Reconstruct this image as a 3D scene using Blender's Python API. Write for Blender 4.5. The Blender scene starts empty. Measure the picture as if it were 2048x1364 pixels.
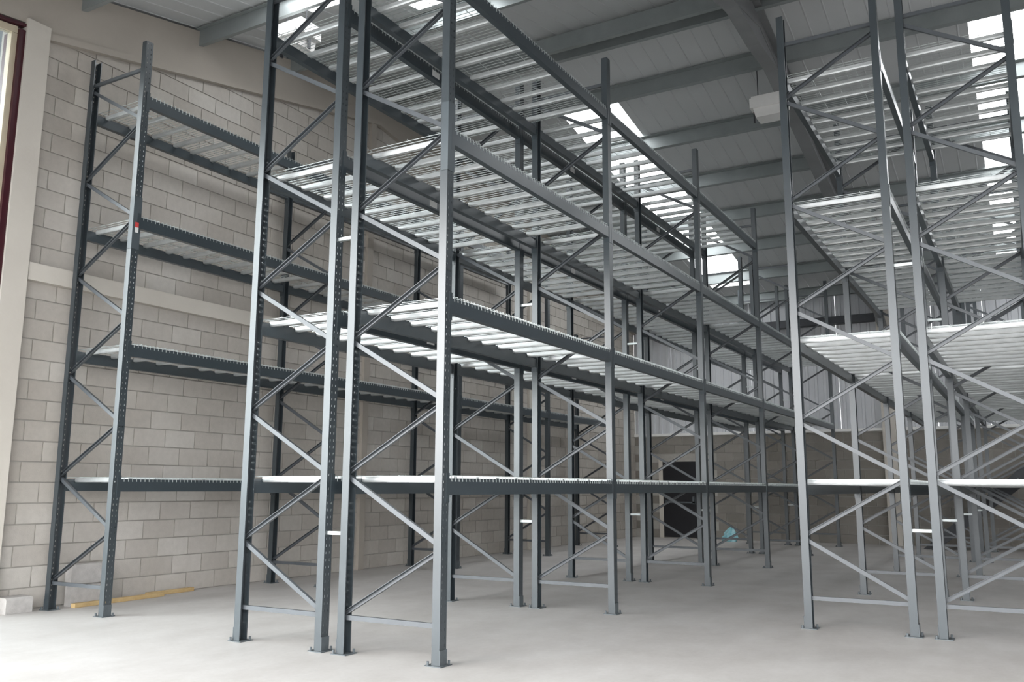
import bpy, math, random
from mathutils import Vector, Matrix

random.seed(7)
scene = bpy.context.scene
COL = scene.collection

# ------------------------------------------------------------------ camera
PITCH, YAW, ROLL, CAM_H, FPX = 0.1647, 0.5264, 0.0042, 1.1389, 1765.3
fwd = Vector((-math.sin(YAW)*math.cos(PITCH), math.cos(YAW)*math.cos(PITCH), math.sin(PITCH)))
rgt = Vector((math.cos(YAW), math.sin(YAW), 0.0))
upv = rgt.cross(fwd)
rgt2 = rgt*math.cos(ROLL) + upv*math.sin(ROLL)
upv2 = -rgt*math.sin(ROLL) + upv*math.cos(ROLL)
cam_data = bpy.data.cameras.new('camera')
cam_data.sensor_fit = 'HORIZONTAL'
cam_data.sensor_width = 36.0
cam_data.lens = 36.0*FPX/2048.0
cam_data.clip_end = 300
cam = bpy.data.objects.new('camera', cam_data)
M = Matrix((rgt2, upv2, -fwd)).transposed().to_4x4()
M.translation = Vector((0, 0, CAM_H))
cam.matrix_world = M
COL.objects.link(cam)
scene.camera = cam

# ------------------------------------------------------------------ world, light, exposure
world = bpy.data.worlds.new('overcast_sky')
scene.world = world
world.use_nodes = True
bg = world.node_tree.nodes['Background']
bg.inputs[0].default_value = (0.97, 0.985, 1.0, 1)
bg.inputs[1].default_value = 1.0
SKYLIGHT = 1.2
sun_data = bpy.data.lights.new('hazy_sun', 'SUN')
sun_data.energy = 0.75
sun_data.angle = math.radians(50)
sun_data.color = (1.0, 0.975, 0.95)
sun = bpy.data.objects.new('hazy_sun', sun_data)
sun.rotation_euler = Vector((0.55, 0.76, -0.40)).to_track_quat('-Z', 'Y').to_euler()
sun.location = (-6, -8, 6)
COL.objects.link(sun)
scene.view_settings.view_transform = 'Standard'
scene.view_settings.look = 'None'
scene.view_settings.gamma = 1.0
scene.view_settings.use_curve_mapping = False
scene.view_settings.exposure = 2.75

# ------------------------------------------------------------------ materials
def nodes_of(name):
    m = bpy.data.materials.new(name)
    m.use_nodes = True
    nt = m.node_tree
    return m, nt, nt.nodes['Principled BSDF']

def N(nt, kind, **kw):
    n = nt.nodes.new(kind)
    for k, v in kw.items():
        setattr(n, k, v)
    return n

def mth(nt, op, a, b=None, c=None):
    n = nt.nodes.new('ShaderNodeMath')
    n.operation = op
    for i, v in enumerate((a, b, c)):
        if v is None:
            continue
        if isinstance(v, (int, float)):
            n.inputs[i].default_value = v
        else:
            nt.links.new(v, n.inputs[i])
    return n.outputs[0]

def noise_mix(nt, coord, scale, lo, hi, c1, c2, detail=5.0, rough=0.6, stretch=None):
    src = coord
    if stretch:
        mp = N(nt, 'ShaderNodeMapping')
        mp.inputs['Scale'].default_value = stretch
        nt.links.new(coord, mp.inputs[0])
        src = mp.outputs[0]
    nz = N(nt, 'ShaderNodeTexNoise')
    nz.inputs['Scale'].default_value = scale
    nz.inputs['Detail'].default_value = detail
    nz.inputs['Roughness'].default_value = rough
    nt.links.new(src, nz.inputs['Vector'])
    r = N(nt, 'ShaderNodeValToRGB')
    r.color_ramp.elements[0].position = lo
    r.color_ramp.elements[1].position = hi
    r.color_ramp.elements[0].color = (*c1, 1)
    r.color_ramp.elements[1].color = (*c2, 1)
    nt.links.new(nz.outputs[0], r.inputs[0])
    return r.outputs[0]

def mixc(nt, mode, fac, a, b):
    n = N(nt, 'ShaderNodeMixRGB', blend_type=mode)
    if isinstance(fac, (int, float)):
        n.inputs[0].default_value = fac
    else:
        nt.links.new(fac, n.inputs[0])
    for i, v in ((1, a), (2, b)):
        if isinstance(v, tuple):
            n.inputs[i].default_value = (*v, 1)
        else:
            nt.links.new(v, n.inputs[i])
    return n.outputs[0]

def simple(name, c1, c2=None, rough=0.5, metal=0.0, scale=6.0, spec=0.5, world_coord=True, bump=0.0, bscale=40):
    m, nt, p = nodes_of(name)
    c2 = c2 or tuple(x*0.85 for x in c1)
    if world_coord:
        co = N(nt, 'ShaderNodeNewGeometry').outputs['Position']
    else:
        co = N(nt, 'ShaderNodeTexCoord').outputs['Object']
    nt.links.new(noise_mix(nt, co, scale, 0.3, 0.7, c2, c1), p.inputs['Base Color'])
    p.inputs['Roughness'].default_value = rough
    p.inputs['Metallic'].default_value = metal
    p.inputs['Specular IOR Level'].default_value = spec
    if bump > 0:
        nz = N(nt, 'ShaderNodeTexNoise')
        nz.inputs['Scale'].default_value = bscale
        nz.inputs['Detail'].default_value = 4
        nt.links.new(co, nz.inputs['Vector'])
        b = N(nt, 'ShaderNodeBump')
        b.inputs['Strength'].default_value = bump
        b.inputs['Distance'].default_value = 0.01
        nt.links.new(nz.outputs[0], b.inputs['Height'])
        nt.links.new(b.outputs[0], p.inputs['Normal'])
    return m

PAINT = (0.08, 0.098, 0.11)
MAT = {}
MAT['paint'] = simple('rack_paint', PAINT, (0.065, 0.08, 0.09), rough=0.38, scale=3.0, spec=0.6)
MAT['beam'] = simple('beam_paint', (0.042, 0.056, 0.065), (0.034, 0.045, 0.053), rough=0.3, scale=3.0, spec=0.8)
MAT['brace'] = simple('brace_paint', (0.08, 0.09, 0.101), (0.064, 0.072, 0.081), rough=0.38, scale=5.0, spec=0.8)
MAT['galv'] = simple('galvanised_steel', (0.74, 0.76, 0.76), (0.60, 0.62, 0.62), rough=0.42, metal=0.55, scale=9.0)
MAT['wire'] = simple('galvanised_wire', (0.62, 0.66, 0.65), (0.5, 0.54, 0.54), rough=0.42, metal=0.45, scale=9.0)
MAT['plate'] = simple('base_plate_steel', (0.10, 0.115, 0.125), (0.075, 0.088, 0.095), rough=0.5, scale=20)
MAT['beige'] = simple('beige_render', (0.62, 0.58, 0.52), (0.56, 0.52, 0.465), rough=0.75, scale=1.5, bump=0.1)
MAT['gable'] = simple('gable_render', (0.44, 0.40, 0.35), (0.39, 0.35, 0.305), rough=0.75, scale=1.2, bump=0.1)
MAT['mortar'] = simple('mortar', (0.42, 0.40, 0.365), (0.36, 0.34, 0.31), rough=0.9, scale=8)
MAT['roof'] = simple('roof_liner', (0.56, 0.575, 0.58), (0.52, 0.535, 0.54), rough=0.5, scale=0.8)
MAT['purlin'] = simple('purlin_steel', (0.31, 0.335, 0.335), (0.25, 0.275, 0.275), rough=0.42, metal=0.25, scale=2.5)
MAT['rafter'] = simple('rafter_paint', (0.24, 0.245, 0.25), (0.19, 0.195, 0.20), rough=0.5, scale=2)
MAT['clad'] = simple('wall_cladding', (0.60, 0.61, 0.63), (0.55, 0.56, 0.58), rough=0.5, scale=1.0)
MAT['black'] = simple('black_door_paint', (0.012, 0.012, 0.016), (0.009, 0.009, 0.012), rough=0.35)
MAT['dark'] = simple('dark_steel', (0.045, 0.048, 0.055), (0.03, 0.032, 0.038), rough=0.5)
MAT['red'] = simple('dark_red_paint', (0.05, 0.004, 0.011), (0.04, 0.003, 0.009), rough=0.4)
MAT['cream'] = simple('cream_jamb', (0.62, 0.54, 0.40), (0.55, 0.48, 0.36), rough=0.6)
MAT['white'] = simple('white_enamel', (0.82, 0.81, 0.79), (0.76, 0.75, 0.73), rough=0.4)
MAT['timber'] = simple('raw_timber', (0.62, 0.46, 0.24), (0.48, 0.33, 0.15), rough=0.7, scale=7)
MAT['block_loose'] = simple('loose_block', (0.52, 0.50, 0.48), (0.42, 0.40, 0.385), rough=0.9, scale=15, bump=0.3, bscale=80)
MAT['sticker_red'] = simple('red_sticker', (0.62, 0.06, 0.06), (0.55, 0.05, 0.05), rough=0.5)
MAT['sticker_white'] = simple('white_sticker', (0.75, 0.75, 0.74), (0.7, 0.7, 0.69), rough=0.5)
MAT['yard'] = simple('yard_concrete', (0.15, 0.15, 0.15), (0.12, 0.12, 0.12), rough=0.9, scale=0.6)
MAT['canopy'] = simple('grey_canopy', (0.25, 0.27, 0.29), (0.2, 0.22, 0.24), rough=0.5)
MAT['bag'] = simple('blue_plastic', (0.16, 0.50, 0.58), (0.45, 0.68, 0.72), rough=0.4, scale=9)

# perforated upright paint: real holes through the web
def perforated():
    m, nt, p = nodes_of('upright_paint')
    g = N(nt, 'ShaderNodeNewGeometry').outputs['Position']
    nt.links.new(noise_mix(nt, g, 3.0, 0.3, 0.7, (0.034, 0.044, 0.051), (0.046, 0.058, 0.066)), p.inputs['Base Color'])
    p.inputs['Roughness'].default_value = 0.30
    p.inputs['Specular IOR Level'].default_value = 0.9
    oc = N(nt, 'ShaderNodeTexCoord').outputs['Object']
    s = N(nt, 'ShaderNodeSeparateXYZ')
    nt.links.new(oc, s.inputs[0])
    onweb = mth(nt, 'LESS_THAN', s.outputs[0], 0.0045)
    ay = mth(nt, 'ABSOLUTE', s.outputs[1])
    col = mth(nt, 'COMPARE', ay, 0.018, 0.0035)
    zz = mth(nt, 'FRACT', mth(nt, 'DIVIDE', s.outputs[2], 0.05))
    row = mth(nt, 'COMPARE', zz, 0.5, 0.17)
    inz = mth(nt, 'GREATER_THAN', s.outputs[2], 0.1)
    mask = mth(nt, 'MULTIPLY', mth(nt, 'MULTIPLY', onweb, col), mth(nt, 'MULTIPLY', row, inz))
    tr = N(nt, 'ShaderNodeBsdfTransparent')
    mx = N(nt, 'ShaderNodeMixShader')
    nt.links.new(mask, mx.inputs[0])
    nt.links.new(p.outputs[0], mx.inputs[1])
    nt.links.new(tr.outputs[0], mx.inputs[2])
    nt.links.new(mx.outputs[0], nt.nodes['Material Output'].inputs[0])
    return m
MAT['upright'] = perforated()

def block_mat(name, ca, cb, cc):
    m, nt, p = nodes_of(name)
    g = N(nt, 'ShaderNodeNewGeometry')
    oi = N(nt, 'ShaderNodeObjectInfo')
    rnd = mth(nt, 'FRACT', mth(nt, 'ADD', oi.outputs['Random'], g.outputs['Random Per Island']))
    r = N(nt, 'ShaderNodeValToRGB')
    e = r.color_ramp.elements
    e[0].position = 0.0; e[0].color = (*ca, 1)
    e[1].position = 1.0; e[1].color = (*cb, 1)
    x = e.new(0.6); x.color = (*cc, 1)
    nt.links.new(rnd, r.inputs[0])
    big = noise_mix(nt, g.outputs['Position'], 0.55, 0.32, 0.72, (0.80, 0.78, 0.75), (1.0, 1.0, 1.0), detail=3)
    fine = noise_mix(nt, g.outputs['Position'], 14.0, 0.25, 0.75, (0.88, 0.88, 0.88), (1.0, 1.0, 1.0), detail=6)
    c = mixc(nt, 'MULTIPLY', 1.0, r.outputs[0], big)
    c = mixc(nt, 'MULTIPLY', 1.0, c, fine)
    nt.links.new(c, p.inputs['Base Color'])
    p.inputs['Roughness'].default_value = 0.9
    p.inputs['Specular IOR Level'].default_value = 0.2
    nz = N(nt, 'ShaderNodeTexNoise')
    nz.inputs['Scale'].default_value = 90
    nt.links.new(g.outputs['Position'], nz.inputs['Vector'])
    b = N(nt, 'ShaderNodeBump')
    b.inputs['Strength'].default_value = 0.25
    b.inputs['Distance'].default_value = 0.006
    nt.links.new(nz.outputs[0], b.inputs['Height'])
    nt.links.new(b.outputs[0], p.inputs['Normal'])
    return m
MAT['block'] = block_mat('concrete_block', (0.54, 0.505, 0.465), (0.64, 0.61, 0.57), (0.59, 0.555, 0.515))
MAT['block_shaded'] = block_mat('concrete_block_shaded', (0.27, 0.255, 0.23), (0.33, 0.31, 0.28), (0.30, 0.28, 0.255))  # same blocks, colour darkened to paint in the dimness of the far end

def floor_mat():
    m, nt, p = nodes_of('floor_concrete')
    g = N(nt, 'ShaderNodeNewGeometry').outputs['Position']
    a = noise_mix(nt, g, 0.45, 0.3, 0.7, (0.53, 0.505, 0.485), (0.63, 0.61, 0.595), detail=6)
    b = noise_mix(nt, g, 2.2, 0.35, 0.7, (0.84, 0.83, 0.82), (1.0, 1.0, 1.0), detail=8, rough=0.7, stretch=(1.0, 0.55, 1.0))
    c = noise_mix(nt, g, 30.0, 0.2, 0.8, (0.92, 0.92, 0.92), (1.0, 1.0, 1.0), detail=4)
    nt.links.new(mixc(nt, 'MULTIPLY', 1.0, mixc(nt, 'MULTIPLY', 1.0, a, b), c), p.inputs['Base Color'])
    rr = noise_mix(nt, g, 1.1, 0.3, 0.7, (0.42, 0.42, 0.42), (0.62, 0.62, 0.62))
    nt.links.new(rr, p.inputs['Roughness'])
    p.inputs['Specular IOR Level'].default_value = 0.4
    return m
MAT['floor'] = floor_mat()

def emit_mat(name, col, strength):
    m, nt, p = nodes_of(name)
    p.inputs['Base Color'].default_value = (0.8, 0.8, 0.8, 1)
    p.inputs['Emission Color'].default_value = (*col, 1)
    p.inputs['Emission Strength'].default_value = strength
    return m
MAT['skylight'] = emit_mat('daylit_rooflight', (0.95, 0.98, 1.0), SKYLIGHT)

def glass_mat():
    m, nt, p = nodes_of('window_glass')
    p.inputs['Base Color'].default_value = (0.9, 0.95, 0.95, 1)
    p.inputs['Roughness'].default_value = 0.02
    tr = N(nt, 'ShaderNodeBsdfTransparent')
    tr.inputs[0].default_value = (0.9, 0.94, 0.95, 1)
    mx = N(nt, 'ShaderNodeMixShader')
    mx.inputs[0].default_value = 0.9
    nt.links.new(p.outputs[0], mx.inputs[1])
    nt.links.new(tr.outputs[0], mx.inputs[2])
    nt.links.new(mx.outputs[0], nt.nodes['Material Output'].inputs[0])
    return m
MAT['glass'] = glass_mat()

# ------------------------------------------------------------------ mesh helpers
class MB:
    def __init__(s):
        s.v, s.f = [], []
    def box(s, x0, x1, y0, y1, z0, z1):
        b = len(s.v)
        s.v += [(x0,y0,z0),(x1,y0,z0),(x1,y1,z0),(x0,y1,z0),(x0,y0,z1),(x1,y0,z1),(x1,y1,z1),(x0,y1,z1)]
        for q in ((0,3,2,1),(4,5,6,7),(0,1,5,4),(1,2,6,5),(2,3,7,6),(3,0,4,7)):
            s.f.append(tuple(b+i for i in q))
        return s
    def prism(s, prof, place, a, b):
        """profile points (closed loop) extruded between parameters a and b; place(p, t) -> xyz"""
        k = len(s.v); n = len(prof)
        s.v += [place(p, a) for p in prof] + [place(p, b) for p in prof]
        for i in range(n):
            j = (i+1) % n
            s.f.append((k+i, k+j, k+n+j, k+n+i))
        s.f.append(tuple(k+i for i in range(n))[::-1])
        s.f.append(tuple(k+n+i for i in range(n)))
        return s
    def bar(s, p, q, w, d, t=None):
        """channel bar in the xz plane from p=(x,z) to q=(x,z); w in plane, d along y"""
        dx, dz = q[0]-p[0], q[1]-p[1]
        L = math.hypot(dx, dz); ux, uz = dx/L, dz/L; nx, nz = -uz, ux
        if t is None:
            prof = [(-w/2,-d/2),(w/2,-d/2),(w/2,d/2),(-w/2,d/2)]
        else:
            prof = [(-w/2,-d/2),(w/2,-d/2),(w/2,d/2),(w/2-t,d/2),(w/2-t,-d/2+t),(-w/2+t,-d/2+t),(-w/2+t,d/2),(-w/2,d/2)]
        return s.prism(prof, lambda a, tt: (p[0]+ux*tt+nx*a[0], a[1], p[1]+uz*tt+nz*a[0]), 0, L)
    def cyl(s, c, r, z0, z1, n=8):
        prof = [(c[0]+r*math.cos(2*math.pi*i/n), c[1]+r*math.sin(2*math.pi*i/n)) for i in range(n)]
        return s.prism(prof, lambda p, t: (p[0], p[1], t), z0, z1)
    def mesh(s, name, mat):
        me = bpy.data.meshes.new(name)
        me.from_pydata(s.v, [], s.f)
        me.materials.append(MAT[mat])
        me.update()
        return me

def fix_normals(me):
    import bmesh
    bm = bmesh.new(); bm.from_mesh(me)
    bmesh.ops.recalc_face_normals(bm, faces=bm.faces)
    bm.to_mesh(me); bm.free()
    return me

def put(name, me, parent=None, loc=(0,0,0), rotz=0.0, **props):
    o = bpy.data.objects.new(name, me)
    o.location = loc
    if rotz:
        o.rotation_euler = (0, 0, rotz)
    if parent:
        o.parent = parent
    for k, v in props.items():
        o[k] = v
    COL.objects.link(o)
    return o

def empty(name, loc, **props):
    o = put(name, None, None, loc, **props)
    o.empty_display_size = 0.1
    return o

def box_mesh(name, mat, *b):
    return MB().box(*b).mesh(name, mat)

# ------------------------------------------------------------------ the hall
XW = -8.22          # inner face of the block wall
YB = 20.1           # inner face of the far wall
RIDGE_Y, RIDGE_Z, SN, SF = 10.0, 7.2, 0.20, 0.17
def roof_z(y):
    return RIDGE_Z - (SN*(RIDGE_Y-y) if y < RIDGE_Y else SF*(y-RIDGE_Y))

put('floor', box_mesh('floor', 'floor', XW-0.3, 14.0, -0.6, YB+0.3, -0.2, 0.0), kind='structure')
put('yard_ground', box_mesh('yard_ground', 'yard', -45, 45, -45, -0.6, -0.25, -0.02), kind='structure')
put('side_yard_ground', box_mesh('side_yard_ground', 'yard', -45, XW-0.3, -0.6, 30, -0.25, -0.02), kind='structure')

# block walls
BW, BH = 0.40, 0.195
block_me = fix_normals(MB().box(0, 0.03, 0.006, BW-0.006, 0.006, BH-0.006).mesh('block', 'block'))
block_half = fix_normals(MB().box(0, 0.03, 0.006, BW/2-0.006, 0.006, BH-0.006).mesh('block_half', 'block'))

def wtop(y):            # head of the tall opening follows the roof slope
    return 5.57 + 0.11*(y-4.52)
wl = MB()
wl.prism([(4.52, -0.02), (YB+0.3, -0.02), (YB+0.3, roof_z(YB+0.3)-0.02), (RIDGE_Y, RIDGE_Z-0.02), (4.52, roof_z(4.52)-0.02)],
         lambda p, t: (t, p[0], p[1]), XW-0.30, XW-0.010)
wl.prism([(-0.6, -0.02), (-0.3, -0.02), (-0.3, roof_z(-0.3)-0.02), (-0.6, roof_z(-0.6)-0.02)],
         lambda p, t: (t, p[0], p[1]), XW-0.30, XW-0.010)
wl.prism([(-0.3, wtop(-0.3)+0.05), (4.52, wtop(4.52)+0.05), (4.52, roof_z(4.52)-0.02), (-0.3, roof_z(-0.3)-0.02)],
         lambda p, t: (t, p[0], p[1]), XW-0.30, XW-0.010)
wall_left = put('wall_left', fix_normals(wl.mesh('wall_left', 'mortar')), kind='structure')

cand = []
LEDGE0, LEDGE1 = 3.09, 3.26
zrows = [k*BH for k in range(0, 16)] + [LEDGE1 + k*BH for k in range(0, 20)]
for ri, z in enumerate(zrows):
    off = 0.0 if ri % 2 else -BW/2
    y = 4.74 + off
    while y < YB - 0.05:
        if z + 0.02 < roof_z(y+0.2) - 0.56 and not (z < LEDGE0 and z + BH > LEDGE1):
            h = BH
            if z < LEDGE0 < z + BH:
                h = LEDGE0 - z + 0.03
            if y >= 4.5:
                d = 8.4*0.496 + y*0.853
                cand.append((d, y, z))
        y += BW
cand.sort()
for d, y, z in cand[:300]:
    put('block', block_me, wall_left, (XW-0.03, y, z))
rest = MB()
for d, y, z in cand[300:]:
    rest.box(XW-0.03, XW, y+0.006, min(y+BW-0.006, YB), z+0.006, z+BH-0.006)
put('blockwork', rest.mesh('blockwork', 'block'), wall_left, kind='stuff')

# beige concrete ledge, sloping gable beam and columns on the block wall
put('ledge', box_mesh('ledge', 'beige', XW-0.02, XW+0.08, 4.79, YB, LEDGE0, LEDGE1), wall_left, label='smooth beige concrete band')
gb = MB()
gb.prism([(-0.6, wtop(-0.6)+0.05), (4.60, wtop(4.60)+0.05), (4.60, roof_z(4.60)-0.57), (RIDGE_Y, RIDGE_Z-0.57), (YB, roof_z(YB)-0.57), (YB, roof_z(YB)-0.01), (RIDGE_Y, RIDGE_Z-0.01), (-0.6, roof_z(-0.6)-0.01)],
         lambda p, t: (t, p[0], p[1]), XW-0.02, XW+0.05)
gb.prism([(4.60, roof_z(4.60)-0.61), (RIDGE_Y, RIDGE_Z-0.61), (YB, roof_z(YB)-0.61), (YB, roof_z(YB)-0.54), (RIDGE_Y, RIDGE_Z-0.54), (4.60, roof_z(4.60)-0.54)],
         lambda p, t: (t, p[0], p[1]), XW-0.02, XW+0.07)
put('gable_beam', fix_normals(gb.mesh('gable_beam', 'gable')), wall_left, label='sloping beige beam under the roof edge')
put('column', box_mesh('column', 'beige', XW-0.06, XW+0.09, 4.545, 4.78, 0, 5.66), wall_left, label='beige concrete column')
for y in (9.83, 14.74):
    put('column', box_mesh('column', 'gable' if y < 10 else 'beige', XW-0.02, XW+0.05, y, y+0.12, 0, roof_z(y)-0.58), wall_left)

# opening beside the first column: dark red framed tall window
w1 = empty('window_1', (XW-0.1, 3.8, 0), kind='structure')
def wpart(name, mat, y0, y1, z0, z1, x0=-0.10, x1=0.10, **kw):
    put(name, box_mesh(name, mat, x0, x1, y0-3.8, y1-3.8, z0, z1), w1, **kw)
wpart('frame_jamb', 'red', 4.485, 4.545, 0.0, 5.53, -0.10, 0.165)
wpart('frame_jamb', 'red', -0.3, -0.24, 0.0, 5.02)
wpart('mullion', 'red', 2.1, 2.16, 0.0, 5.28)
def slant(name, mat, y0, y1, dz0, dz1, x0, x1):
    put(name, fix_normals(MB().prism([(y0-3.8, wtop(y0)+dz0), (y1-3.8, wtop(y1)+dz0), (y1-3.8, wtop(y1)+dz1), (y0-3.8, wtop(y0)+dz1)],
        lambda p, t: (t, p[0], p[1]), x0, x1).mesh(name, mat)), w1)
slant('frame_head', 'red', -0.3, 4.545, 0.0, 0.03, -0.10, 0.165)
slant('inner_head', 'cream', -0.24, 4.485, -0.08, -0.01, 0.06, 0.13)
wpart('inner_jamb', 'cream', 4.43, 4.485, 0.0, 5.48, 0.06, 0.13)
put('glass_pane', fix_normals(MB().prism([(2.16-3.8, 0.02), (4.45-3.8, 0.02), (4.45-3.8, wtop(4.45)-0.08), (2.16-3.8, wtop(2.16)-0.08)], lambda p, t: (t, p[0], p[1]), 0.10, 0.11).mesh('glass_pane', 'glass')), w1)
put('glass_pane', fix_normals(MB().prism([(-0.24-3.8, 0.02), (2.1-3.8, 0.02), (2.1-3.8, wtop(2.1)-0.08), (-0.24-3.8, wtop(-0.24)-0.08)], lambda p, t: (t, p[0], p[1]), 0.10, 0.11).mesh('glass_pane', 'glass')), w1)
can = empty('yard_canopy', (-9.9, 5.0, 0), label='grey flat canopy outside the tall red framed window', category='canopy')
put('canopy_roof', box_mesh('canopy_roof', 'canopy', -1.3, 1.3, -2.6, 2.6, 6.45, 6.75), can)
for sx in (-1.15, 1.15):
    for sy in (-2.3, 2.3):
        put('post', MB().cyl((sx, sy), 0.06, -0.02, 6.45).mesh('post', 'canopy'), can)
nb_ = empty('neighbour_building', (-20.0, 10.0, 0), label='plain grey flat roofed building seen through the tall window', category='building')
put('building_wall', box_mesh('building_wall', 'canopy', -4.0, 4.0, -4.5, 4.5, -0.02, 8.3), nb_)
put('parapet', box_mesh('parapet', 'clad', -4.1, 4.1, -4.6, 4.6, 8.3, 8.5), nb_)

# far wall: blocks below, ribbed cladding above
wall_back = put('wall_back', box_mesh('wall_back', 'mortar', XW-0.3, 14.0, YB+0.012, YB+0.3, -0.02, 2.40), kind='structure')
bback = fix_normals(MB().box(0.006, BW-0.006, 0, 0.03, 0.006, BH-0.006).mesh('block_far', 'block_shaded'))
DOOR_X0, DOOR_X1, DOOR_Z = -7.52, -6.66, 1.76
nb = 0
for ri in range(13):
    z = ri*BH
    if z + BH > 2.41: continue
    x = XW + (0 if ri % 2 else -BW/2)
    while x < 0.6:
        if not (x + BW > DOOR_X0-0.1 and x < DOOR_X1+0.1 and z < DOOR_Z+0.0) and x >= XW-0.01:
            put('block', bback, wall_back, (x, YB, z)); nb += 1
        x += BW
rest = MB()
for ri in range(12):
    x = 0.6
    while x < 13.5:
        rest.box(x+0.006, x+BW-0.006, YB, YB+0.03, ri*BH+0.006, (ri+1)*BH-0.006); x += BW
put('blockwork', rest.mesh('blockwork', 'block_shaded'), wall_back, kind='stuff')
# cladding sheets with trapezoid ribs, one metre each
def rib_profile(width, pitch, depth, ribw, thick, sign):
    pts = [(0, 0)]
    n = int(round(width/pitch))
    for i in range(n):
        c = (i+0.5)*width/n
        pts += [(c-ribw/2-0.012, 0), (c-ribw/2, depth*sign), (c+ribw/2, depth*sign), (c+ribw/2+0.012, 0)]
    pts.append((width, 0))
    return pts + [(width, -thick*sign), (0, -thick*sign)]
cprof = rib_profile(0.95, 0.19, 0.03, 0.05, 0.02, 1)
cm = fix_normals(MB().prism(cprof, lambda p, t: (p[0], -p[1], t), 0, 3.05).mesh('cladding_sheet', 'clad'))
x = XW
while x < 13.4:
    put('cladding_sheet', cm, wall_back, (x, YB+0.04, 2.40)); x += 0.955
put('cladding_sill', box_mesh('cladding_sill', 'white', XW, 14.0, YB-0.03, YB+0.06, 2.36, 2.42), wall_back)
put('dark_eaves_strip', box_mesh('dark_eaves_strip', 'dark', -7.6, -2.6, YB-0.22, YB+0.0, 4.70, 4.86), wall_back)  # plain dark strip across part of the far wall, below the roof edge
put('column', box_mesh('column', 'beige', -2.60, -2.34, YB-0.16, YB+0.02, 0, 5.0), wall_back)

door = empty('door_1', (DOOR_X0, YB, 0), kind='structure')
DW = DOOR_X1-DOOR_X0
put('door_leaf', box_mesh('door_leaf', 'black', 0.0, DW, -0.02, 0.02, 0.02, DOOR_Z), door)
for a, b in ((-0.10, 0.0), (DW, DW+0.10)):
    put('door_jamb', box_mesh('door_jamb', 'beige', a, b, -0.03, 0.03, 0, DOOR_Z+0.06), door)
put('door_head', box_mesh('door_head', 'mortar', 0, DW, -0.03, 0.03, DOOR_Z, DOOR_Z+0.06), door)
pb = MB().box(0.08, DW-0.08, -0.10, -0.07, 0.80, 0.835).box(0.08, 0.13, -0.10, -0.02, 0.78, 0.86).box(DW-0.13, DW-0.08, -0.10, -0.02, 0.78, 0.95)
put('push_bar', pb.mesh('push_bar', 'plate'), door)

put('wall_right', box_mesh('wall_right', 'clad', 13.7, 14.0, -0.6, YB, 0, 7.2), kind='structure')

wf = MB().box(13.6, 14.0, -0.9, -0.6, 0, 5.1).box(XW-0.3, 13.6, -0.9, -0.6, 4.9, 5.1)
put('wall_front', wf.mesh('wall_front', 'clad'), kind='structure')

# roof: ribbed liner sheets on both slopes, rooflights between them
ceiling = empty('ceiling', (0, RIDGE_Y, RIDGE_Z), kind='structure')
PW = 0.95
rp = [(0, 0)]
for i in range(4):
    c = (i+0.5)*PW/4
    rp += [(c-0.012, 0), (c-0.006, -0.008), (c+0.006, -0.008), (c+0.012, 0)]
rp += [(PW, 0), (PW, 0.03), (0, 0.03)]
def slope_mesh(name, mat, ya, yb, prof):
    return fix_normals(MB().prism(prof, lambda p, t: (p[0], t-RIDGE_Y, roof_z(t)-RIDGE_Z+p[1]+0.03), ya, yb).mesh(name, mat))
rp2 = [(0, 0), (PW, 0), (PW, 0.03), (0, 0.03)]
far_full = slope_mesh('roof_sheet', 'roof', RIDGE_Y, YB+0.3, rp)
near_full = slope_mesh('roof_sheet', 'roof', -0.9, RIDGE_Y, rp)
far_a = slope_mesh('roof_sheet', 'roof', RIDGE_Y, 11.75, rp); far_s = slope_mesh('rooflight', 'skylight', 11.75, 19.3, rp2); far_b = slope_mesh('roof_sheet', 'roof', 19.3, YB+0.3, rp)
near_a = slope_mesh('roof_sheet', 'roof', -0.9, 5.9, rp); near_s = slope_mesh('rooflight', 'skylight', 5.9, 7.15, rp2); near_b = slope_mesh('roof_sheet', 'roof', 7.15, RIDGE_Y, rp)
near_a2 = slope_mesh('roof_sheet', 'roof', -0.9, 6.7, rp); near_s2 = slope_mesh('rooflight', 'skylight', 6.7, 7.95, rp2); near_b2 = slope_mesh('roof_sheet', 'roof', 7.95, RIDGE_Y, rp)
x = -5.93 - 3*PW
k = 0
while x < 13.6:
    far_sky = k in (3, 9)
    if far_sky:
        for nm, me in (('roof_sheet', far_a), ('rooflight', far_s), ('roof_sheet', far_b)):
            put(nm, me, ceiling, (x, 0, 0))
    else:
        put('roof_sheet', far_full, ceiling, (x, 0, 0))
    if k == 2:
        parts = (('roof_sheet', near_a), ('rooflight', near_s), ('roof_sheet', near_b))
    elif k == 3:
        parts = (('roof_sheet', near_a2), ('rooflight', near_s2), ('roof_sheet', near_b2))
    else:
        parts = (('roof_sheet', near_full),)
    for nm, me in parts:
        put(nm, me, ceiling, (x, 0, 0))
    x += PW; k += 1
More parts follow.
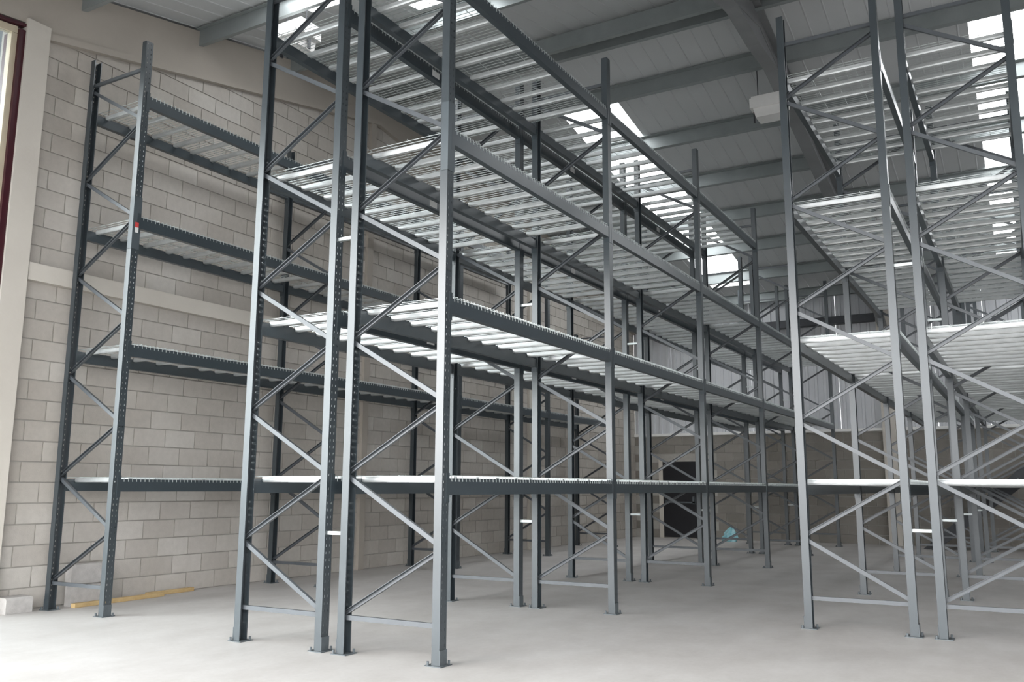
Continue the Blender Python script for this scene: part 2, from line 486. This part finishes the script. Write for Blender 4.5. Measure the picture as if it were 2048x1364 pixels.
# Z purlins
def zpur(slope):
    h, w, t = 0.20, 0.065, 0.006
    prof = [(-w, 0), (t, 0), (t, -h+t), (w, -h+t), (w, -h), (0, -h), (0, -t), (-w, -t)]
    return fix_normals(MB().prism(prof, lambda p, tt: (tt, p[0], p[1] + slope*p[0]), XW, 13.9).mesh('purlin', 'purlin'))
zf, zn = zpur(-SF), zpur(SN)
for y in (11.35, 12.80, 14.25, 15.65, 17.05, 18.50, 19.85):
    put('purlin', zf, ceiling, (0, y-RIDGE_Y, roof_z(y)-RIDGE_Z+0.005))
for y in (8.10, 6.60, 5.10, 3.6, 2.1, 0.6):
    put('purlin', zn, ceiling, (0, y-RIDGE_Y, roof_z(y)-RIDGE_Z+0.005))
rb = MB()
for s in (-1, 1):
    rb.prism([(s*0.14, -0.05), (s*0.17, -0.06), (s*0.17, -0.28), (s*0.10, -0.28), (s*0.10, -0.27), (s*0.14, -0.27)], lambda p, t: (t, p[0], p[1]), XW, 13.9)
put('ridge_purlin', fix_normals(rb.mesh('ridge_purlin', 'purlin')), ceiling)
# rafters (I beams with apex and eaves haunches)
def rafter(ya, yb):
    m = MB()
    def seg(p0, p1, top, bot):
        pass
    for x0, x1, a, b in ((-0.09, 0.09, -0.205, -0.225), (-0.006, 0.006, -0.225, -0.565), (-0.09, 0.09, -0.565, -0.59)):
        m.prism([(ya, roof_z(ya)+a), (yb, roof_z(yb)+a), (yb, roof_z(yb)+b), (ya, roof_z(ya)+b)],
                lambda p, t: (t, p[0]-RIDGE_Y, p[1]-RIDGE_Z), x0, x1)
    # haunch towards the eaves
    ye = ya if ya < RIDGE_Y-1 else yb
    yi = ye + (1.6 if ye < RIDGE_Y else -1.6)
    m.prism([(ye, roof_z(ye)-0.59), (yi, roof_z(yi)-0.59), (ye, roof_z(ye)-0.98)], lambda p, t: (t, p[0]-RIDGE_Y, p[1]-RIDGE_Z), -0.006, 0.006)
    m.prism([(ye, roof_z(ye)-0.96), (yi, roof_z(yi)-0.58), (yi, roof_z(yi)-0.60), (ye, roof_z(ye)-0.985)], lambda p, t: (t, p[0]-RIDGE_Y, p[1]-RIDGE_Z), -0.09, 0.09)
    # apex haunch
    ya2 = RIDGE_Y; yb2 = RIDGE_Y + (0.9 if ye > RIDGE_Y else -0.9)
    m.prism([(ya2, RIDGE_Z-0.59), (yb2, roof_z(yb2)-0.59), (ya2, RIDGE_Z-0.80)], lambda p, t: (t, p[0]-RIDGE_Y, p[1]-RIDGE_Z), -0.08, 0.08)
    return fix_normals(m.mesh('rafter', 'rafter'))
rf, rn = rafter(RIDGE_Y, YB-0.05), rafter(-0.6, RIDGE_Y)
for x in (-2.47, 3.3, 9.0):
    put('rafter', rf, ceiling, (x, 0, 0))
    put('rafter', rn, ceiling, (x, 0, 0))

# ------------------------------------------------------------------ pallet racks
UW, UD, HT, P = 0.078, 0.062, 5.45, 2.80
LEVELS = (1.20, 2.44, 3.67, 4.895)
uprof = [(0.062,-0.030),(0.062,-0.039),(0,-0.039),(0,0.039),(0.062,0.039),(0.062,0.030),
         (0.059,0.030),(0.059,0.036),(0.003,0.036),(0.003,-0.036),(0.059,-0.036),(0.059,-0.030)]
def upright_mesh(h):
    return fix_normals(MB().prism(uprof, lambda p, t: (p[0], p[1], t), 0.006, h).mesh('upright', 'upright'))
U_FULL, U_SHORT = upright_mesh(HT), upright_mesh(4.30)
bp = MB().box(-0.03, 0.10, -0.065, 0.065, 0, 0.006)
bp.cyl((0.081, 0.05), 0.009, 0.006, 0.03, 6).cyl((-0.016, -0.05), 0.009, 0.006, 0.03, 6)
bp.box(-0.006, -0.001, -0.04, 0.04, 0.006, 0.10)
BASE = fix_normals(bp.mesh('base_plate', 'plate'))
SLEEVE = fix_normals(MB().prism([(0.055,-0.043),(-0.004,-0.043),(-0.004,0.043),(0.055,0.043),(0.055,0.0395),(-0.0005,0.0395),(-0.0005,-0.0395),(0.055,-0.0395)],
        lambda p, t: (p[0], p[1], t), 3.35, 3.86).mesh('splice_sleeve', 'paint'))
BL = P - UW
BEAM = fix_normals(MB().prism([(0,-0.11),(0.05,-0.11),(0.05,-0.028),(0.028,-0.028),(0.028,0),(0,0)], lambda p, t: (p[0], t, p[1]), 0, BL).mesh('beam', 'beam'))
def conn(sign):
    m = MB()
    a, b = (-0.035, 0.0) if sign < 0 else (0.0, 0.035)
    m.box(-0.0045, -0.0005, a, b, -0.16, 0.035)
    c, d = (0.0, 0.004) if sign < 0 else (-0.004, 0.0)
    m.box(-0.0045, 0.05, c, d, -0.16, 0.035)
    return fix_normals(m.mesh('end_connector', 'beam'))
CON_A, CON_B = conn(-1), conn(1)
LABEL = box_mesh('load_label', 'sticker_white', -0.0015, -0.0002, 0, 0.11, -0.085, -0.025)
DEPTH = 0.862
Z0, STEP = 0.255, 0.4875
xl, xr = 0.034, DEPTH-0.034
def bar_mesh(p, q, flip=1):
    m = MB().bar(p, q, 0.032, 0.026, 0.003)
    m.v = [(a, b*flip, c) for a, b, c in m.v]
    return fix_normals(m.mesh('brace', 'brace'))
UP = bar_mesh((xl, 0.015), (xr, STEP-0.02), -1)
DN = bar_mesh((xr, 0.015), (xl, STEP-0.02))
HB = bar_mesh((xl, 0), (xr, 0))
SPACER = fix_normals(MB().bar((0, 0), (0.144, 0), 0.024, 0.03, 0.004).mesh('row_spacer', 'wire'))

# deck meshes ------------------------------------------------------------
def deck_mesh(w, n):
    m = MB(); r = 0.0018
    x0, x1 = 0.006, DEPTH-0.001
    for i in range(n):
        y = (i+0.5)*w/n
        for (a, b) in (((x0, 0.016), (x1, 0.016)), ((x1, 0.016), (x1+0.004, -0.022))):
            m.bar(a, b, 2*r, 2*r)
            for k in range(len(m.v)-8, len(m.v)):
                v = m.v[k]; m.v[k] = (v[0], v[1]+y, v[2])
    for x in (0.05, 0.24, 0.43, 0.62, 0.81):
        m.box(x-r, x+r, 0.004, w-0.004, 0.0185, 0.0185+2*r)
    return fix_normals(m.mesh('wire_mesh', 'wire'))
DK4, DK2 = deck_mesh(1.07, 24), deck_mesh(0.535, 12)
CH = fix_normals(MB().prism([(-0.02,-0.014),(-0.015,-0.026),(0.015,-0.026),(0.02,-0.014),(0.02,0.0135),(-0.02,0.0135)],
        lambda p, t: (t, p[0], p[1]), 0.031, DEPTH-0.031).mesh('support_channel', 'galv'))
CH_POS = (0.113, 0.395, 0.675, 0.957)
ORD = ('first', 'second', 'third', 'fourth', 'fifth')
TIER = ('bottom', 'second', 'third', 'top')

def build_row(rack, origin, X, y0, nf, mirror, rowname, short=(), skip=(), group=''):
    """X: outer right face of the right upright; mirror: bracing starts at the right upright"""
    XL = X - DEPTH
    ox, oy = origin
    for n in range(nf):
        y = y0 + P*n + UW/2 - oy
        h = 4.30 if n in short else HT
        for xx, rot in ((XL-ox, 0.0), (X-ox, math.pi)):
            u = put('upright', U_SHORT if n in short else U_FULL, rack, (xx, y, 0), rot)
            put('base_plate', BASE, u)
            if n == 0 and rot and rowname in ('wall', 'aisle'):
                put('splice_sleeve', SLEEVE, u)
        put('horizontal_brace', HB, rack, (XL-ox, y, Z0-0.01))
        k = 0
        while Z0 + STEP*(k+1) < h - 0.1:
            rising = (k % 2 == 0) != mirror
            put('diagonal_brace', UP if rising else DN, rack, (XL-ox, y, Z0+STEP*k))
            k += 1
        put('horizontal_brace', HB, rack, (XL-ox, y, Z0+STEP*k+0.05))
    for n in range(nf-1):
        ys = y0 + P*n + UW - oy
        for li, z in enumerate(LEVELS):
            if (n, li) in skip:
                continue
            b = put('beam', BEAM, rack, (XL-ox, ys, z))
            put('end_connector', CON_A, b, (0, 0, 0)); put('end_connector', CON_B, b, (0, BL, 0))
            b = put('beam', BEAM, rack, (X-ox, ys+BL, z), math.pi)
            put('end_connector', CON_A, b, (0, 0, 0)); put('end_connector', CON_B, b, (0, BL, 0))
            if rowname == 'wall side' and n < 3:
                put('load_label', LABEL, b, (0, BL*0.55, 0), label='small white load label')
            order = (2, 4, 4) if li == 1 else (4, 4, 2)
            yy = ys + oy + 0.012
            for pi, c in enumerate(order):
                w = 1.07 if c == 4 else 0.535
                pn = ('outer', 'centre', 'inner')[pi] + ' panel'
                d = empty('wire_deck', (XL, yy, z), category='wire deck', group=group,
                          label='galvanised wire deck, %s tier, %s bay inward, %s, %s' % (TIER[li], ORD[n], group_short[group], pn))
                put('wire_mesh', DK4 if c == 4 else DK2, d)
                for q in CH_POS[:c]:
                    put('support_channel', CH, d, (0, q, 0))
                yy += w + 0.006

group_short = {'wire decks on the wall rack': 'wall rack',
               'wire decks on the wall side row of the middle rack': 'middle rack wall side',
               'wire decks on the aisle row of the middle rack': 'middle rack aisle side',
               'wire decks on the aisle row of the opposite rack': 'opposite rack aisle side',
               'wire decks on the rear row of the opposite rack': 'opposite rack rear side'}

YA, YBC, YDE = 5.16, 4.90, 7.78
rack_a = empty('pallet_rack', (-7.15-DEPTH/2, YA, 0), label='single row of dark blue grey pallet racking against the concrete block wall', category='pallet rack')
build_row(rack_a, (-7.15-DEPTH/2, YA), -7.15, YA, 5, False, 'wall', short=(4,), skip=((3, 3),), group='wire decks on the wall rack')

rack_b = empty('pallet_rack', (-4.28, YBC, 0), label='back to back double row of tall pallet racking beside the wall rack', category='pallet rack')
build_row(rack_b, (-4.28, YBC), -4.385, YBC, 6, True, 'wall side', skip=((3, 3), (4, 3)), group='wire decks on the wall side row of the middle rack')
build_row(rack_b, (-4.28, YBC), -3.379, YBC, 6, False, 'aisle', skip=((3, 3), (4, 3)), group='wire decks on the aisle row of the middle rack')
rack_c = empty('pallet_rack', (-0.74, YDE, 0), label='double row of pallet racking across the open aisle from the middle rack', category='pallet rack')
build_row(rack_c, (-0.74, YDE), -0.846, YDE, 5, True, 'near', skip=((1, 3), (2, 3), (3, 3), (2, 2), (3, 2)), group='wire decks on the aisle row of the opposite rack')
build_row(rack_c, (-0.74, YDE), 0.160, YDE, 5, False, 'rear', skip=((1, 3), (2, 3), (3, 3), (2, 2), (3, 2)), group='wire decks on the rear row of the opposite rack')
for rk, x0, y0, nf in ((rack_b, -4.385, YBC, 6), (rack_c, -0.846, YDE, 5)):
    for n in range(nf):
        for z in (0.815, 2.985):
            put('row_spacer', SPACER, rk, (x0-rk.location.x, y0+P*n+UW/2-rk.location.y, z), label='pale steel row spacer')

# red and white warning tag on the first aisle upright of the wall rack
tag = MB().box(0, 0.0015, 0.012, 0.05, 0, 0.05).mesh('warning_tag', 'sticker_red')
t = put('warning_tag', tag, rack_a, (-7.15+0.0052-rack_a.location.x, 0.01, 3.56), label='small red and white tag')
put('tag_panel', box_mesh('tag_panel', 'sticker_white', 0, 0.0015, 0.012, 0.05, -0.05, 0.0), t)

# ------------------------------------------------------------------ light fittings
def fitting(loc, label, rotz=0.0):
    e = empty('light_fitting', loc, label=label, category='light fitting')
    put('housing', fix_normals(MB().box(-0.23, 0.23, -0.16, 0.16, 0.13, 0.27).box(-0.21, 0.21, -0.14, 0.14, 0.27, 0.30).mesh('housing', 'white')), e)
    put('reflector', fix_normals(MB().prism([(-0.19, 0.13), (0.19, 0.13), (0.16, 0.0), (-0.16, 0.0)], lambda p, t: (p[0], t, p[1]), -0.13, 0.13).mesh('reflector', 'white')), e)
    put('bracket', MB().box(-0.215, -0.20, -0.02, 0.02, -0.02, 0.15).box(0.20, 0.215, -0.02, 0.02, -0.02, 0.15).mesh('bracket', 'dark'), e)
    put('hanger', MB().cyl((-0.15, 0), 0.006, 0.30, 0.95, 6).cyl((0.15, 0), 0.006, 0.30, 0.95, 6).mesh('hanger', 'dark'), e)
    return e
fitting((-2.66, 11.5, 6.08), 'white box floodlight hanging beside the steel rafter')
fitting((-6.75, 6.75, 5.95), 'white box floodlight hanging under the roof near the block wall')

# ------------------------------------------------------------------ things on the floor
for (x, y, z, l) in ((-8.00, 5.42, 0.0, 'loose concrete block lying on the floor behind the planks'),
                     (-8.05, 5.44, 0.195, 'loose concrete block stacked on top of another against the wall')):
    m = MB().prism([(0,0),(0.09,0),(0.1,0.01),(0.1,0.185),(0.09,0.193),(0,0.193)], lambda p, t: (p[0], t, p[1]), 0, 0.40)
    put('concrete_block', fix_normals(m.mesh('concrete_block', 'block_loose')), None, (x-0.10, y, z), label=l, category='concrete block')
m = MB().prism([(0,0),(0.2,0),(0.2,0.12),(0.18,0.14),(0,0.14)], lambda p, t: (p[0], t, p[1]), 0, 0.25)
put('concrete_kerb', fix_normals(m.mesh('concrete_kerb', 'block_loose')), None, (-8.21, 4.80, 0), label='short concrete kerb piece at the foot of the beige column', category='kerb')
for (x, y, z, L, rz, l) in ((-7.93, 5.40, 0.0, 1.05, 0.05, 'yellow timber batten lying flat by the concrete blocks'),
                            (-8.10, 6.35, 0.0, 0.60, 0.03, 'yellow timber batten lying along the foot of the block wall')):
    m = MB().prism([(-0.03,0.004),(-0.026,0),(0.026,0),(0.03,0.004),(0.03,0.036),(0.026,0.04),(-0.026,0.04),(-0.03,0.036)], lambda p, t: (p[0], t, p[1]), 0, L)
    put('timber_batten', fix_normals(m.mesh('timber_batten', 'timber')), None, (x, y, z), rz, label=l, category='timber')
# crumpled plastic sack by the far wall
sk = MB()
rows = [(0.0, 0.15, 0.09), (0.09, 0.17, 0.11), (0.18, 0.13, 0.08), (0.27, 0.07, 0.04), (0.31, 0.02, 0.015)]
for z, a, b in rows:
    for i in range(10):
        t = 2*math.pi*i/10
        j = 1 + 0.18*math.sin(3*i+z*30)
        sk.v.append((a*j*math.cos(t)+0.15*z, b*j*math.sin(t), z))
for k in range(len(rows)-1):
    for i in range(10):
        sk.f.append((k*10+i, k*10+(i+1) % 10, k*10+10+(i+1) % 10, k*10+10+i))
sk.f.append(tuple(range(9, -1, -1))); sk.f.append(tuple(range(len(rows)*10-10, len(rows)*10)))
put('plastic_sack', fix_normals(sk.mesh('plastic_sack', 'bag')), None, (-5.80, 19.5, 0), label='crumpled light blue plastic sack by the far block wall', category='sack')
# dark steel stair at the far wall
st = empty('steel_staircase', (-1.9, 19.55, 0), label='dark steel staircase climbing along the far wall behind the racks', category='staircase')
for yy in (-0.38, 0.38):
    m = MB().prism([(0, 0), (0.25, 0), (3.2, 2.35), (3.2, 2.60), (2.95, 2.60)], lambda p, t: (p[0], t, p[1]), yy-0.02, yy+0.02)
    put('stringer', fix_normals(m.mesh('stringer', 'dark')), st)
TR = box_mesh('tread', 'dark', 0, 0.24, -0.36, 0.36, 0, 0.03)
for i in range(12):
    put('tread', TR, st, (0.22+0.245*i, 0, 0.19+0.195*i))
